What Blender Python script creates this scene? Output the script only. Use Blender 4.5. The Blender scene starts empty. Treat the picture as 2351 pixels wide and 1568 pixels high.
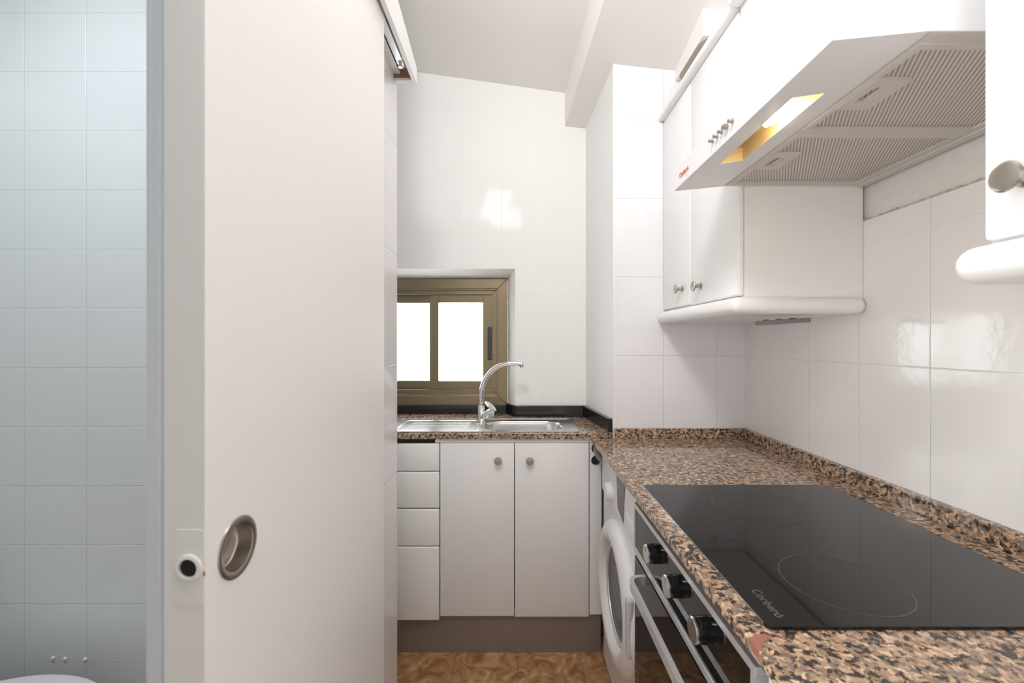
import bpy, bmesh, math, random
from mathutils import Vector, Matrix

# ------------------------------------------------------------------ frame
# X to the right, Y into the room, Z up.  Camera stands in the hall at Y = 0.
EYE = 1.297                      # camera height
F = 988.0                        # focal length in photo pixels
CX, CY = 1185.0, 784.0           # vanishing point of the depth direction

scene = bpy.context.scene
COL = scene.collection

cam_data = bpy.data.cameras.new('camera')
cam_data.sensor_width = 36.0
cam_data.lens = F / 2351.0 * 36.0
cam_data.shift_x = -(CX - 1175.5) / 2351.0
cam_data.clip_start = 0.02
cam_data.dof.use_dof = True
cam_data.dof.focus_distance = 1.5
cam_data.dof.aperture_fstop = 5.6
cam = bpy.data.objects.new('camera', cam_data)
cam.location = (0, 0, EYE)
cam.rotation_euler = (math.pi / 2, 0, 0)
COL.objects.link(cam)
scene.camera = cam

scene.view_settings.view_transform = 'Standard'
scene.view_settings.look = 'None'
scene.view_settings.gamma = 1.0
scene.view_settings.use_curve_mapping = False
scene.view_settings.exposure = 0.18

world = bpy.data.worlds.new('overcast_sky')
world.use_nodes = True
world.node_tree.nodes['Background'].inputs[0].default_value = (0.96, 0.98, 1.0, 1)
world.node_tree.nodes['Background'].inputs[1].default_value = 6.5
scene.world = world
scene.cycles.max_bounces = 16
scene.cycles.diffuse_bounces = 10
scene.cycles.glossy_bounces = 6


def area_light(name, loc, target, sx, sy, watts, color):
    d = bpy.data.lights.new(name, 'AREA')
    d.shape = 'RECTANGLE'
    d.size, d.size_y = sx, sy
    d.energy = watts
    d.color = color
    o = bpy.data.objects.new(name, d)
    o.location = loc
    o.rotation_euler = (Vector(target) - Vector(loc)).to_track_quat('-Z', 'Y').to_euler()
    COL.objects.link(o)
    return o


area_light('kitchen_ceiling_light', (-0.20, 0.25, EYE + 1.30), (0.30, 1.25, EYE - 0.2), 0.24, 0.34, 8.5, (0.99, 0.985, 0.98))
area_light('added_ceiling_fill', (-0.10, 0.10, EYE + 1.22), (0.0, 1.7, EYE + 2.45), 0.3, 0.3, 8.0, (0.985, 0.99, 1.0))  # added unseen fill, thrown upward to brighten ceiling and upper walls
area_light('added_hall_fill', (0.15, -1.55, 1.15), (0.15, 1.0, 1.25), 1.5, 1.7, 5.0, (0.97, 0.985, 1.0))  # added fill panel behind the camera; no window there
area_light('added_side_fill', (-0.37, 0.0, 1.10), (0.95, 0.38, 1.25), 0.4, 1.3, 3.8, (0.97, 0.985, 1.0)).data.spread = math.radians(105)  # added unseen fill for the right wall and hood underside
area_light('bathroom_ceiling_light', (-1.1, 0.55, 2.46), (-1.1, 0.75, 0.0), 0.4, 0.4, 8.8, (0.89, 0.955, 1.0))

# ------------------------------------------------------------------ helpers

def P(px, py, Y):
    """photo pixel at depth Y -> world point"""
    return Vector(((px - CX) * Y / F, Y, EYE - (py - CY) * Y / F))


def new_mat(name, color, rough=0.5, metal=0.0, spec=0.5, bump=0.0, bump_scale=40.0, coat=0.0, var=0.0, var_scale=4.0):
    m = bpy.data.materials.new(name)
    m.use_nodes = True
    nt = m.node_tree
    b = nt.nodes['Principled BSDF']
    b.inputs['Base Color'].default_value = (*color, 1)
    b.inputs['Roughness'].default_value = rough
    b.inputs['Metallic'].default_value = metal
    b.inputs['Specular IOR Level'].default_value = spec
    b.inputs['Coat Weight'].default_value = coat
    b.inputs['Coat Roughness'].default_value = 0.06
    geo = nt.nodes.new('ShaderNodeNewGeometry')
    if var > 0:
        n = nt.nodes.new('ShaderNodeTexNoise')
        n.inputs['Scale'].default_value = var_scale
        n.inputs['Detail'].default_value = 4
        nt.links.new(geo.outputs['Position'], n.inputs['Vector'])
        mx = nt.nodes.new('ShaderNodeMix')
        mx.data_type = 'RGBA'
        mx.inputs['A'].default_value = (*[c * (1 - var) for c in color], 1)
        mx.inputs['B'].default_value = (*[min(1, c * (1 + var * 0.5)) for c in color], 1)
        nt.links.new(n.outputs['Fac'], mx.inputs['Factor'])
        nt.links.new(mx.outputs['Result'], b.inputs['Base Color'])
    if bump > 0:
        n = nt.nodes.new('ShaderNodeTexNoise')
        n.inputs['Scale'].default_value = bump_scale
        n.inputs['Detail'].default_value = 3
        nt.links.new(geo.outputs['Position'], n.inputs['Vector'])
        bp = nt.nodes.new('ShaderNodeBump')
        bp.inputs['Strength'].default_value = bump
        bp.inputs['Distance'].default_value = 0.002
        nt.links.new(n.outputs['Fac'], bp.inputs['Height'])
        nt.links.new(bp.outputs['Normal'], b.inputs['Normal'])
    return m


def math_node(nt, op, a, b=None, c=None):
    n = nt.nodes.new('ShaderNodeMath')
    n.operation = op
    for i, v in enumerate((a, b, c)):
        if v is None:
            continue
        if isinstance(v, (int, float)):
            n.inputs[i].default_value = v
        else:
            nt.links.new(v, n.inputs[i])
    return n.outputs[0]


def tile_mat(name, color, grout, ax_u, pu, ou, pz, oz, line=0.0022, rough=0.09, ripple=0.06, bump=0.32, spec=0.6):
    """glazed tiles: joints every pu along axis ax_u (offset ou) and every pz in height (offset oz)"""
    m = bpy.data.materials.new(name)
    m.use_nodes = True
    nt = m.node_tree
    b = nt.nodes['Principled BSDF']
    b.inputs['Roughness'].default_value = rough
    b.inputs['Specular IOR Level'].default_value = spec
    geo = nt.nodes.new('ShaderNodeNewGeometry')
    sep = nt.nodes.new('ShaderNodeSeparateXYZ')
    nt.links.new(geo.outputs['Position'], sep.inputs[0])

    def lines(coord, pitch, off):
        t = math_node(nt, 'SUBTRACT', coord, off)
        t = math_node(nt, 'PINGPONG', t, pitch / 2)
        # pingpong is 0 on the joint
        return math_node(nt, 'SUBTRACT', 1.0, math_node(nt, 'MINIMUM', math_node(nt, 'DIVIDE', t, line), 1.0))
    a = lines(sep.outputs[ax_u], pu, ou)
    c = lines(sep.outputs['Z'], pz, oz)
    mask = math_node(nt, 'MAXIMUM', a, c)
    mx = nt.nodes.new('ShaderNodeMix')
    mx.data_type = 'RGBA'
    mx.inputs['A'].default_value = (*color, 1)
    mx.inputs['B'].default_value = (*grout, 1)
    nt.links.new(mask, mx.inputs['Factor'])
    nt.links.new(mx.outputs['Result'], b.inputs['Base Color'])
    n = nt.nodes.new('ShaderNodeTexNoise')
    n.inputs['Scale'].default_value = 48.0
    n.inputs['Detail'].default_value = 3
    nt.links.new(geo.outputs['Position'], n.inputs['Vector'])
    h = math_node(nt, 'SUBTRACT', math_node(nt, 'MULTIPLY', n.outputs['Fac'], ripple), math_node(nt, 'MULTIPLY', mask, bump))
    bp = nt.nodes.new('ShaderNodeBump')
    bp.inputs['Strength'].default_value = 1.0
    bp.inputs['Distance'].default_value = 0.003
    nt.links.new(h, bp.inputs['Height'])
    nt.links.new(bp.outputs['Normal'], b.inputs['Normal'])
    return m


def granite_mat():
    m = bpy.data.materials.new('granite')
    m.use_nodes = True
    nt = m.node_tree
    b = nt.nodes['Principled BSDF']
    b.inputs['Roughness'].default_value = 0.1
    geo = nt.nodes.new('ShaderNodeNewGeometry')
    n0 = nt.nodes.new('ShaderNodeTexNoise')
    n0.inputs['Scale'].default_value = 60
    n0.inputs['Detail'].default_value = 4
    nt.links.new(geo.outputs['Position'], n0.inputs['Vector'])
    # distorted position
    vm = nt.nodes.new('ShaderNodeVectorMath')
    vm.operation = 'MULTIPLY_ADD'
    nt.links.new(n0.outputs['Color'], vm.inputs[0])
    vm.inputs[1].default_value = (0.012, 0.012, 0.012)
    nt.links.new(geo.outputs['Position'], vm.inputs[2])
    v = nt.nodes.new('ShaderNodeTexVoronoi')
    v.inputs['Scale'].default_value = 150
    nt.links.new(vm.outputs[0], v.inputs['Vector'])
    sepc = nt.nodes.new('ShaderNodeSeparateColor')
    nt.links.new(v.outputs['Color'], sepc.inputs[0])
    r1 = nt.nodes.new('ShaderNodeValToRGB')
    r1.color_ramp.interpolation = 'LINEAR'
    els = r1.color_ramp.elements
    els[0].position = 0.0
    els[0].color = (0.20, 0.135, 0.095, 1)
    els[1].position = 1.0
    els[1].color = (0.72, 0.54, 0.39, 1)
    for pos, colr in ((0.3, (0.31, 0.21, 0.145, 1)), (0.6, (0.48, 0.315, 0.205, 1)), (0.85, (0.58, 0.40, 0.265, 1))):
        e = els.new(pos)
        e.color = colr
    nt.links.new(sepc.outputs[0], r1.inputs[0])
    # dark mica clumps
    n1 = nt.nodes.new('ShaderNodeTexNoise')
    n1.inputs['Scale'].default_value = 88
    n1.inputs['Detail'].default_value = 5
    n1.inputs['Roughness'].default_value = 0.62
    nt.links.new(vm.outputs[0], n1.inputs['Vector'])
    r2 = nt.nodes.new('ShaderNodeValToRGB')
    r2.color_ramp.elements[0].position = 0.515
    r2.color_ramp.elements[0].color = (0, 0, 0, 1)
    r2.color_ramp.elements[1].position = 0.555
    r2.color_ramp.elements[1].color = (1, 1, 1, 1)
    nt.links.new(n1.outputs['Fac'], r2.inputs[0])
    mx = nt.nodes.new('ShaderNodeMix')
    mx.data_type = 'RGBA'
    nt.links.new(r2.outputs[0], mx.inputs['Factor'])
    nt.links.new(r1.outputs[0], mx.inputs['A'])
    mx.inputs['B'].default_value = (0.045, 0.034, 0.028, 1)
    # grey specks
    n2 = nt.nodes.new('ShaderNodeTexNoise')
    n2.inputs['Scale'].default_value = 70
    n2.inputs['Detail'].default_value = 3
    sh = nt.nodes.new('ShaderNodeVectorMath')
    sh.operation = 'ADD'
    sh.inputs[1].default_value = (5.3, 2.1, 7.7)
    nt.links.new(vm.outputs[0], sh.inputs[0])
    nt.links.new(sh.outputs[0], n2.inputs['Vector'])
    r3 = nt.nodes.new('ShaderNodeValToRGB')
    r3.color_ramp.elements[0].position = 0.60
    r3.color_ramp.elements[0].color = (0, 0, 0, 1)
    r3.color_ramp.elements[1].position = 0.66
    r3.color_ramp.elements[1].color = (0.8, 0.8, 0.8, 1)
    nt.links.new(n2.outputs['Fac'], r3.inputs[0])
    mx2 = nt.nodes.new('ShaderNodeMix')
    mx2.data_type = 'RGBA'
    nt.links.new(r3.outputs[0], mx2.inputs['Factor'])
    nt.links.new(mx.outputs['Result'], mx2.inputs['A'])
    mx2.inputs['B'].default_value = (0.22, 0.19, 0.165, 1)
    nt.links.new(mx2.outputs['Result'], b.inputs['Base Color'])
    return m


def floor_mat():
    m = bpy.data.materials.new('brown_marbled_tile')
    m.use_nodes = True
    nt = m.node_tree
    b = nt.nodes['Principled BSDF']
    b.inputs['Roughness'].default_value = 0.28
    geo = nt.nodes.new('ShaderNodeNewGeometry')
    n = nt.nodes.new('ShaderNodeTexNoise')
    n.inputs['Scale'].default_value = 15
    n.inputs['Detail'].default_value = 9
    n.inputs['Distortion'].default_value = 1.6
    nt.links.new(geo.outputs['Position'], n.inputs['Vector'])
    r = nt.nodes.new('ShaderNodeValToRGB')
    els = r.color_ramp.elements
    els[0].position = 0.30
    els[0].color = (0.24, 0.11, 0.045, 1)
    els[1].position = 0.72
    els[1].color = (0.66, 0.46, 0.28, 1)
    e = els.new(0.47)
    e.color = (0.42, 0.22, 0.10, 1)
    e = els.new(0.58)
    e.color = (0.50, 0.285, 0.145, 1)
    nt.links.new(n.outputs['Fac'], r.inputs[0])
    sep = nt.nodes.new('ShaderNodeSeparateXYZ')
    nt.links.new(geo.outputs['Position'], sep.inputs[0])
    ms = []
    for ax, off in (('X', 0.007), ('Y', 1.60)):
        t = math_node(nt, 'PINGPONG', math_node(nt, 'SUBTRACT', sep.outputs[ax], off), 0.128)
        ms.append(math_node(nt, 'SUBTRACT', 1.0, math_node(nt, 'MINIMUM', math_node(nt, 'DIVIDE', t, 0.002), 1.0)))
    mask = math_node(nt, 'MAXIMUM', ms[0], ms[1])
    mx = nt.nodes.new('ShaderNodeMix')
    mx.data_type = 'RGBA'
    nt.links.new(mask, mx.inputs['Factor'])
    nt.links.new(r.outputs[0], mx.inputs['A'])
    mx.inputs['B'].default_value = (0.15, 0.085, 0.05, 1)
    nt.links.new(mx.outputs['Result'], b.inputs['Base Color'])
    return m


def filter_mat():
    """fine expanded aluminium mesh of the grease filters"""
    m = bpy.data.materials.new('filter_mesh')
    m.use_nodes = True
    nt = m.node_tree
    b = nt.nodes['Principled BSDF']
    b.inputs['Roughness'].default_value = 0.42
    b.inputs['Metallic'].default_value = 0.3
    geo = nt.nodes.new('ShaderNodeNewGeometry')
    sep = nt.nodes.new('ShaderNodeSeparateXYZ')
    nt.links.new(geo.outputs['Position'], sep.inputs[0])
    u = math_node(nt, 'SUBTRACT', math_node(nt, 'MULTIPLY', sep.outputs['X'], 0.857), math_node(nt, 'MULTIPLY', sep.outputs['Y'], 0.515))
    v = math_node(nt, 'ADD', math_node(nt, 'MULTIPLY', sep.outputs['X'], 0.515), math_node(nt, 'MULTIPLY', sep.outputs['Y'], 0.857))
    s1 = math_node(nt, 'SINE', math_node(nt, 'MULTIPLY', u, 2 * math.pi / 0.0062))
    s2 = math_node(nt, 'SINE', math_node(nt, 'MULTIPLY', v, 2 * math.pi / 0.0050))
    h = math_node(nt, 'ADD', s1, math_node(nt, 'MULTIPLY', s2, 0.25))
    f = math_node(nt, 'MULTIPLY_ADD', h, 0.4, 0.5)
    r = nt.nodes.new('ShaderNodeValToRGB')
    r.color_ramp.elements[0].color = (0.30, 0.275, 0.25, 1)
    r.color_ramp.elements[0].position = 0.1
    r.color_ramp.elements[1].color = (0.74, 0.68, 0.62, 1)
    r.color_ramp.elements[1].position = 0.7
    nt.links.new(f, r.inputs[0])
    nt.links.new(r.outputs[0], b.inputs['Base Color'])
    return m


M = dict(
    paint=new_mat('white_wall_paint', (0.89, 0.885, 0.875), 0.55, bump=0.12, bump_scale=18),
    ceil=new_mat('white_ceiling_paint', (0.90, 0.88, 0.865), 0.7, bump=0.1, bump_scale=14),
    plaster=new_mat('rough_white_plaster', (0.80, 0.775, 0.745), 0.75, bump=0.5, bump_scale=45, var=0.1, var_scale=22),
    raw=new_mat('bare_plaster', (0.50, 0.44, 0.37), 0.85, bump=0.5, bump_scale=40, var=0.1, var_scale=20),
    door=new_mat('white_door_paint', (0.86, 0.855, 0.85), 0.38, bump=0.05, bump_scale=30),
    dooredge=new_mat('shade_greyed_white_paint', (0.71, 0.725, 0.715), 0.35, bump=0.2, bump_scale=60),  # door white turned grey, edge shade put into the colour
    jamb=new_mat('pale_blue_white_paint', (0.70, 0.745, 0.79), 0.4),
    melamine=new_mat('white_melamine', (0.86, 0.86, 0.86), 0.3),
    cab=new_mat('white_lacquer', (0.89, 0.887, 0.88), 0.3, bump=0.03, bump_scale=20),
    enamel=new_mat('white_enamel', (0.84, 0.84, 0.85), 0.25),
    plastic=new_mat('white_plastic', (0.85, 0.85, 0.86), 0.35),
    lilac=new_mat('pale_grey_plastic', (0.60, 0.59, 0.64), 0.3),
    steel=new_mat('brushed_steel', (0.76, 0.755, 0.75), 0.22, 1.0, bump=0.04, bump_scale=300),
    satin=new_mat('satin_nickel', (0.46, 0.425, 0.38), 0.3, 1.0),
    chrome=new_mat('chrome', (0.86, 0.86, 0.87), 0.06, 1.0),
    alu=new_mat('satin_aluminium', (0.72, 0.73, 0.745), 0.33, 0.6),
    bronze=new_mat('bronze_anodised_aluminium', (0.25, 0.20, 0.125), 0.32, 0.75),
    kick=new_mat('grey_brown_satin_plinth', (0.30, 0.26, 0.24), 0.3, 0.35, var=0.12, var_scale=5),
    black=new_mat('black_gloss_tile', (0.012, 0.012, 0.014), 0.16),
    glass=new_mat('black_ceramic_glass', (0.008, 0.008, 0.008), 0.025),
    blackp=new_mat('black_gloss_plastic', (0.010, 0.010, 0.011), 0.12),
    latch=new_mat('charcoal_plastic', (0.045, 0.045, 0.05), 0.4),
    rubber=new_mat('grey_rubber_hose', (0.33, 0.335, 0.35), 0.45),
    dark=new_mat('dark_void', (0.012, 0.012, 0.012), 0.6),
    display=new_mat('dark_grey_display', (0.075, 0.075, 0.078), 0.25),
    wood=new_mat('bare_brown_wood', (0.30, 0.165, 0.10), 0.6, var=0.2, var_scale=30),
    print_=new_mat('grey_screen_print', (0.085, 0.085, 0.09), 0.4),
    faint=new_mat('dim_grey_screen_print', (0.025, 0.025, 0.025), 0.3),
    red=new_mat('red_print', (0.75, 0.06, 0.03), 0.5),
    ceramic=new_mat('white_ceramic', (0.86, 0.86, 0.85), 0.12),
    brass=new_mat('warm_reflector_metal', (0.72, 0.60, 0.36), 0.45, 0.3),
    hoodgrey=new_mat('beige_grey_filter_frame', (0.66, 0.625, 0.58), 0.45, 0.1),
    mesh=filter_mat(),
    granite=granite_mat(),
    floor=floor_mat(),
    repair=new_mat('reddish_filler', (0.34, 0.145, 0.10), 0.5),
    strip=new_mat('dull_grey_metal', (0.22, 0.22, 0.225), 0.5, 0.3),
    seam=new_mat('dirty_seam', (0.58, 0.54, 0.50), 0.8, var=0.4, var_scale=60),
)
M['tile_right'] = tile_mat('white_glazed_tile_right', (0.87, 0.85, 0.835), (0.91, 0.905, 0.895), 'Y', 0.2055, 0.988, 0.326, EYE - 0.061, ripple=0.13, rough=0.13)
M['tile_column'] = tile_mat('white_glazed_tile_column', (0.85, 0.85, 0.87), (0.77, 0.77, 0.80), 'X', 0.2215, 0.613, 0.326, EYE - 0.059, line=0.0026)
M['tile_back'] = tile_mat('white_painted_tile_back', (0.89, 0.885, 0.87), (0.86, 0.855, 0.84), 'X', 0.2055, 0.132, 0.302, EYE - 0.059, line=0.0022, bump=0.10, rough=0.07, ripple=0.03, spec=0.06)
M['tile_left'] = tile_mat('white_glazed_tile_left', (0.82, 0.81, 0.82), (0.70, 0.69, 0.69), 'Y', 0.25, 1.357, 0.34, EYE - 0.409, line=0.0025)
M['tile_bath'] = tile_mat('pale_grey_blue_tile', (0.70, 0.735, 0.745), (0.75, 0.785, 0.79), 'X', 0.1810, -1.2487, 0.1718, EYE - 0.0759, line=0.0016, rough=0.2, bump=0.28)

glass_pane = bpy.data.materials.new('clear_window_glass')
glass_pane.use_nodes = True
_nt = glass_pane.node_tree
_nt.nodes.remove(_nt.nodes['Principled BSDF'])
_t = _nt.nodes.new('ShaderNodeBsdfTransparent')
_g = _nt.nodes.new('ShaderNodeBsdfGlossy')
_g.inputs['Roughness'].default_value = 0.02
_m = _nt.nodes.new('ShaderNodeMixShader')
_m.inputs[0].default_value = 0.05
_nt.links.new(_t.outputs[0], _m.inputs[1])
_nt.links.new(_g.outputs[0], _m.inputs[2])
_nt.links.new(_m.outputs[0], _nt.nodes['Material Output'].inputs[0])
M['pane'] = glass_pane

bulb_mat = bpy.data.materials.new('glowing_bulb')
bulb_mat.use_nodes = True
_b = bulb_mat.node_tree.nodes['Principled BSDF']
_b.inputs['Emission Color'].default_value = (1.0, 0.86, 0.58, 1)
_b.inputs['Emission Strength'].default_value = 14.0
M['bulb'] = bulb_mat


# --- mesh primitives on a bmesh, in world coordinates
def box(bm, x0, x1, y0, y1, z0, z1, bevel=0.0, seg=2):
    t = bmesh.new()
    bmesh.ops.create_cube(t, size=1.0)
    for v in t.verts:
        v.co = Vector((x0 + (v.co.x + 0.5) * (x1 - x0), y0 + (v.co.y + 0.5) * (y1 - y0), z0 + (v.co.z + 0.5) * (z1 - z0)))
    if bevel > 0:
        bmesh.ops.bevel(t, geom=list(t.edges), offset=bevel, segments=seg, profile=0.5, affect='EDGES', clamp_overlap=True)
    merge(bm, t)
    return bm


def merge(bm, t, mat=None):
    if mat is not None:
        t.transform(mat)
    me = bpy.data.meshes.new('tmp')
    t.to_mesh(me)
    t.free()
    bm.from_mesh(me)
    bpy.data.meshes.remove(me)


def B(*a, **k):
    return box(bmesh.new(), *a, **k)


def prism(bm, pts, vec):
    """closed polygon pts (3d) extruded by vec"""
    vec = Vector(vec)
    a = [bm.verts.new(Vector(p)) for p in pts]
    b = [bm.verts.new(Vector(p) + vec) for p in pts]
    n = len(pts)
    fs = [bm.faces.new(a[::-1]), bm.faces.new(b)]
    for i in range(n):
        fs.append(bm.faces.new((a[i], a[(i + 1) % n], b[(i + 1) % n], b[i])))
    bmesh.ops.recalc_face_normals(bm, faces=fs)
    return bm


def basis(d):
    d = Vector(d).normalized()
    up = Vector((0, 0, 1)) if abs(d.z) < 0.95 else Vector((1, 0, 0))
    a = d.cross(up).normalized()
    return d, a, d.cross(a).normalized()


def lathe(bm, origin, axis, prof, n=32):
    """profile [(t along axis, radius)] revolved about axis through origin"""
    d, a, b = basis(axis)
    o = Vector(origin)
    rings = []
    for t, r in prof:
        if r < 1e-6:
            rings.append([bm.verts.new(o + d * t)])
        else:
            rings.append([bm.verts.new(o + d * t + (a * math.cos(2 * math.pi * i / n) + b * math.sin(2 * math.pi * i / n)) * r) for i in range(n)])
    fs = []
    for r0, r1 in zip(rings[:-1], rings[1:]):
        for i in range(n):
            j = (i + 1) % n
            if len(r0) == 1 and len(r1) == 1:
                continue
            if len(r0) == 1:
                fs.append(bm.faces.new((r0[0], r1[i], r1[j])))
            elif len(r1) == 1:
                fs.append(bm.faces.new((r0[i], r1[0], r0[j])))
            else:
                fs.append(bm.faces.new((r0[i], r1[i], r1[j], r0[j])))
    bmesh.ops.recalc_face_normals(bm, faces=fs)
    for f in fs:
        f.smooth = True
    return bm


def sweep(bm, path, section, up=None, caps=True, smooth=True, scales=None):
    """section [(u,v)] carried along path; u along side vector, v along up"""
    path = [Vector(p) for p in path]
    rings = []
    prev = None
    for i, p in enumerate(path):
        d = (path[min(i + 1, len(path) - 1)] - path[max(i - 1, 0)]).normalized()
        if up is not None:
            u = Vector(up)
            a = d.cross(u).normalized()
            b = u
        elif prev is None:
            _, a, b = basis(d)
        else:
            a = (prev - d * prev.dot(d)).normalized()
            b = d.cross(a).normalized()
        prev = a
        s = scales[i] if scales else 1.0
        rings.append([bm.verts.new(p + a * x * s + b * y * s) for x, y in section])
    n = len(section)
    fs = []
    for r0, r1 in zip(rings[:-1], rings[1:]):
        for i in range(n):
            fs.append(bm.faces.new((r0[i], r0[(i + 1) % n], r1[(i + 1) % n], r1[i])))
    if smooth:
        for f in fs:
            f.smooth = True
    if caps:
        fs.append(bm.faces.new(rings[0][::-1]))
        fs.append(bm.faces.new(rings[-1]))
    bmesh.ops.recalc_face_normals(bm, faces=fs)
    return bm


def circle(r, n=16):
    return [(r * math.cos(2 * math.pi * i / n), r * math.sin(2 * math.pi * i / n)) for i in range(n)]


def bez(pts, n=10):
    """Catmull-Rom through pts"""
    pts = [Vector(p) for p in pts]
    q = [pts[0] * 2 - pts[1]] + pts + [pts[-1] * 2 - pts[-2]]
    out = []
    for i in range(1, len(q) - 2):
        p0, p1, p2, p3 = q[i - 1:i + 3]
        for k in range(n):
            t = k / n
            out.append(0.5 * ((2 * p1) + (p2 - p0) * t + (2 * p0 - 5 * p1 + 4 * p2 - p3) * t * t + (3 * p1 - p0 - 3 * p2 + p3) * t ** 3))
    out.append(pts[-1])
    return out


def rrect(cx, cy, w, d, r, n=6):
    out = []
    for sx, sy, a0 in ((1, 1, 0), (-1, 1, 90), (-1, -1, 180), (1, -1, 270)):
        for k in range(n + 1):
            a = math.radians(a0 + 90 * k / n)
            out.append((cx + sx * (w / 2 - r) + r * math.cos(a), cy + sy * (d / 2 - r) + r * math.sin(a)))
    return out


def plate(bm, outline, holes, to3d, vec):
    """flat plate with holes: outline/holes are 2d loops, to3d maps them, extruded by vec"""
    t = bmesh.new()
    edges = []
    for lp in [outline] + holes:
        vs = [t.verts.new(to3d(*p)) for p in lp]
        for i in range(len(vs)):
            edges.append(t.edges.new((vs[i], vs[(i + 1) % len(vs)])))
    bmesh.ops.triangle_fill(t, edges=edges, use_beauty=True, use_dissolve=False)
    r = bmesh.ops.extrude_face_region(t, geom=list(t.faces))
    bmesh.ops.translate(t, verts=[g for g in r['geom'] if isinstance(g, bmesh.types.BMVert)], vec=Vector(vec))
    bmesh.ops.recalc_face_normals(t, faces=list(t.faces))
    merge(bm, t)
    return bm


ORIG = {}


def origin_of(o):
    while o.parent:
        o = o.parent
    return o.location.copy()


def obj(name, bm, mat, parent=None, label=None, smooth_angle=None):
    me = bpy.data.meshes.new(name)
    if parent is not None:
        off = origin_of(parent)
    else:
        xs = [v.co for v in bm.verts]
        lo = Vector((min(v.x for v in xs), min(v.y for v in xs), min(v.z for v in xs)))
        hi = Vector((max(v.x for v in xs), max(v.y for v in xs), max(v.z for v in xs)))
        off = Vector(((lo.x + hi.x) / 2, (lo.y + hi.y) / 2, lo.z))
    bmesh.ops.translate(bm, verts=list(bm.verts), vec=-off)
    if any(f.smooth for f in bm.faces):
        bm.normal_update()
        for e in bm.edges:
            if len(e.link_faces) == 2 and e.calc_face_angle(0) > math.radians(38):
                e.smooth = False
    bm.to_mesh(me)
    bm.free()
    me.materials.append(M[mat])
    o = bpy.data.objects.new(name, me)
    COL.objects.link(o)
    if parent is not None:
        o.parent = parent
    else:
        o.location = off
    if label:
        o['label'] = label
    return o


def smooth(o, angle=35):
    me = o.data
    for p in me.polygons:
        p.use_smooth = True
    bm = bmesh.new()
    bm.from_mesh(me)
    for e in bm.edges:
        if len(e.link_faces) == 2 and e.calc_face_angle(0) > math.radians(angle):
            e.smooth = False
    bm.to_mesh(me)
    bm.free()
    return o


def thing(name, label, cat, loc, group=None):
    o = bpy.data.objects.new(name, None)
    o.empty_display_size = 0.05
    o.location = loc
    COL.objects.link(o)
    o['label'] = label
    o['category'] = cat
    if group:
        o['group'] = group
    return o


def tag(o, label, cat, group=None, kind=None):
    o['label'] = label
    o['category'] = cat
    if group:
        o['group'] = group
    if kind:
        o['kind'] = kind
    return o


def struct(name, bm, mat, label=None):
    o = obj(name, bm, mat)
    o['kind'] = 'structure'
    if label:
        o['label'] = label
    return o


def text_bm(s, size, origin, right, up, out, depth=0.0006, bold=0.0, spacing=1.0):
    cu = bpy.data.curves.new('txt', 'FONT')
    cu.body = s
    cu.size = size
    cu.extrude = depth
    cu.offset = bold
    cu.space_character = spacing
    cu.align_x = 'CENTER'
    cu.align_y = 'CENTER'
    to = bpy.data.objects.new('txt', cu)
    COL.objects.link(to)
    bpy.context.view_layer.update()
    dg = bpy.context.evaluated_depsgraph_get()
    me = bpy.data.meshes.new_from_object(to.evaluated_get(dg))
    bm = bmesh.new()
    bm.from_mesh(me)
    bpy.data.objects.remove(to)
    bpy.data.curves.remove(cu)
    bpy.data.meshes.remove(me)
    r, u, o = Vector(right).normalized(), Vector(up).normalized(), Vector(out).normalized()
    mt = Matrix(((r.x, u.x, o.x, origin[0]), (r.y, u.y, o.y, origin[1]), (r.z, u.z, o.z, origin[2]), (0, 0, 0, 1)))
    bm.transform(mt)
    return bm


def quad_prism(bm, lower, upper):
    """8-point solid from two matching polygons"""
    a = [bm.verts.new(Vector(p)) for p in lower]
    b = [bm.verts.new(Vector(p)) for p in upper]
    n = len(a)
    fs = [bm.faces.new(a[::-1]), bm.faces.new(b)]
    for i in range(n):
        fs.append(bm.faces.new((a[i], a[(i + 1) % n], b[(i + 1) % n], b[i])))
    bmesh.ops.recalc_face_normals(bm, faces=fs)
    return bm


# ------------------------------------------------------------------ room shell
YB = 2.18          # sink wall
YC = 1.79          # front of the tiled column
XR = 0.96          # plaster of the right wall
XT = 0.95          # tile face of the right wall
XL = -0.375        # kitchen face of the left wall
XLB = -0.466       # bathroom face of the left wall


def ceil_h(x, y):
    return EYE + 1.26 - 0.141 * (x - 0.243) + 0.206 * (YB - max(y, 0.3))


def soffit_h(x, y):
    return EYE + 1.09 - 0.11 * (x - 0.247) + 0.20 * (YB - max(y, 0.5))


def beam_x(y):
    return 0.247 + 0.10 * (YB - y)


struct('floor', B(-2.0, 1.2, -1.6, 2.4, -0.1, 0.0), 'floor', 'brown marbled square floor tiles')

# sloping ceiling
bm = bmesh.new()
lo, hi = [], []
pts = [(-1.5, 2.4), (1.1, 2.4), (1.1, 0.3), (1.1, -1.6), (-1.5, -1.6), (-1.5, 0.3)]
quad_prism(bm, [(x, y, ceil_h(x, y)) for x, y in pts[:3] + pts[5:]], [(x, y, ceil_h(x, y) + 0.1) for x, y in pts[:3] + pts[5:]])
quad_prism(bm, [(x, y, ceil_h(x, y)) for x, y in pts[2:]], [(x, y, ceil_h(x, y) + 0.1) for x, y in pts[2:]])
struct('ceiling', bm, 'ceil', 'sloping white ceiling')

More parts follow.
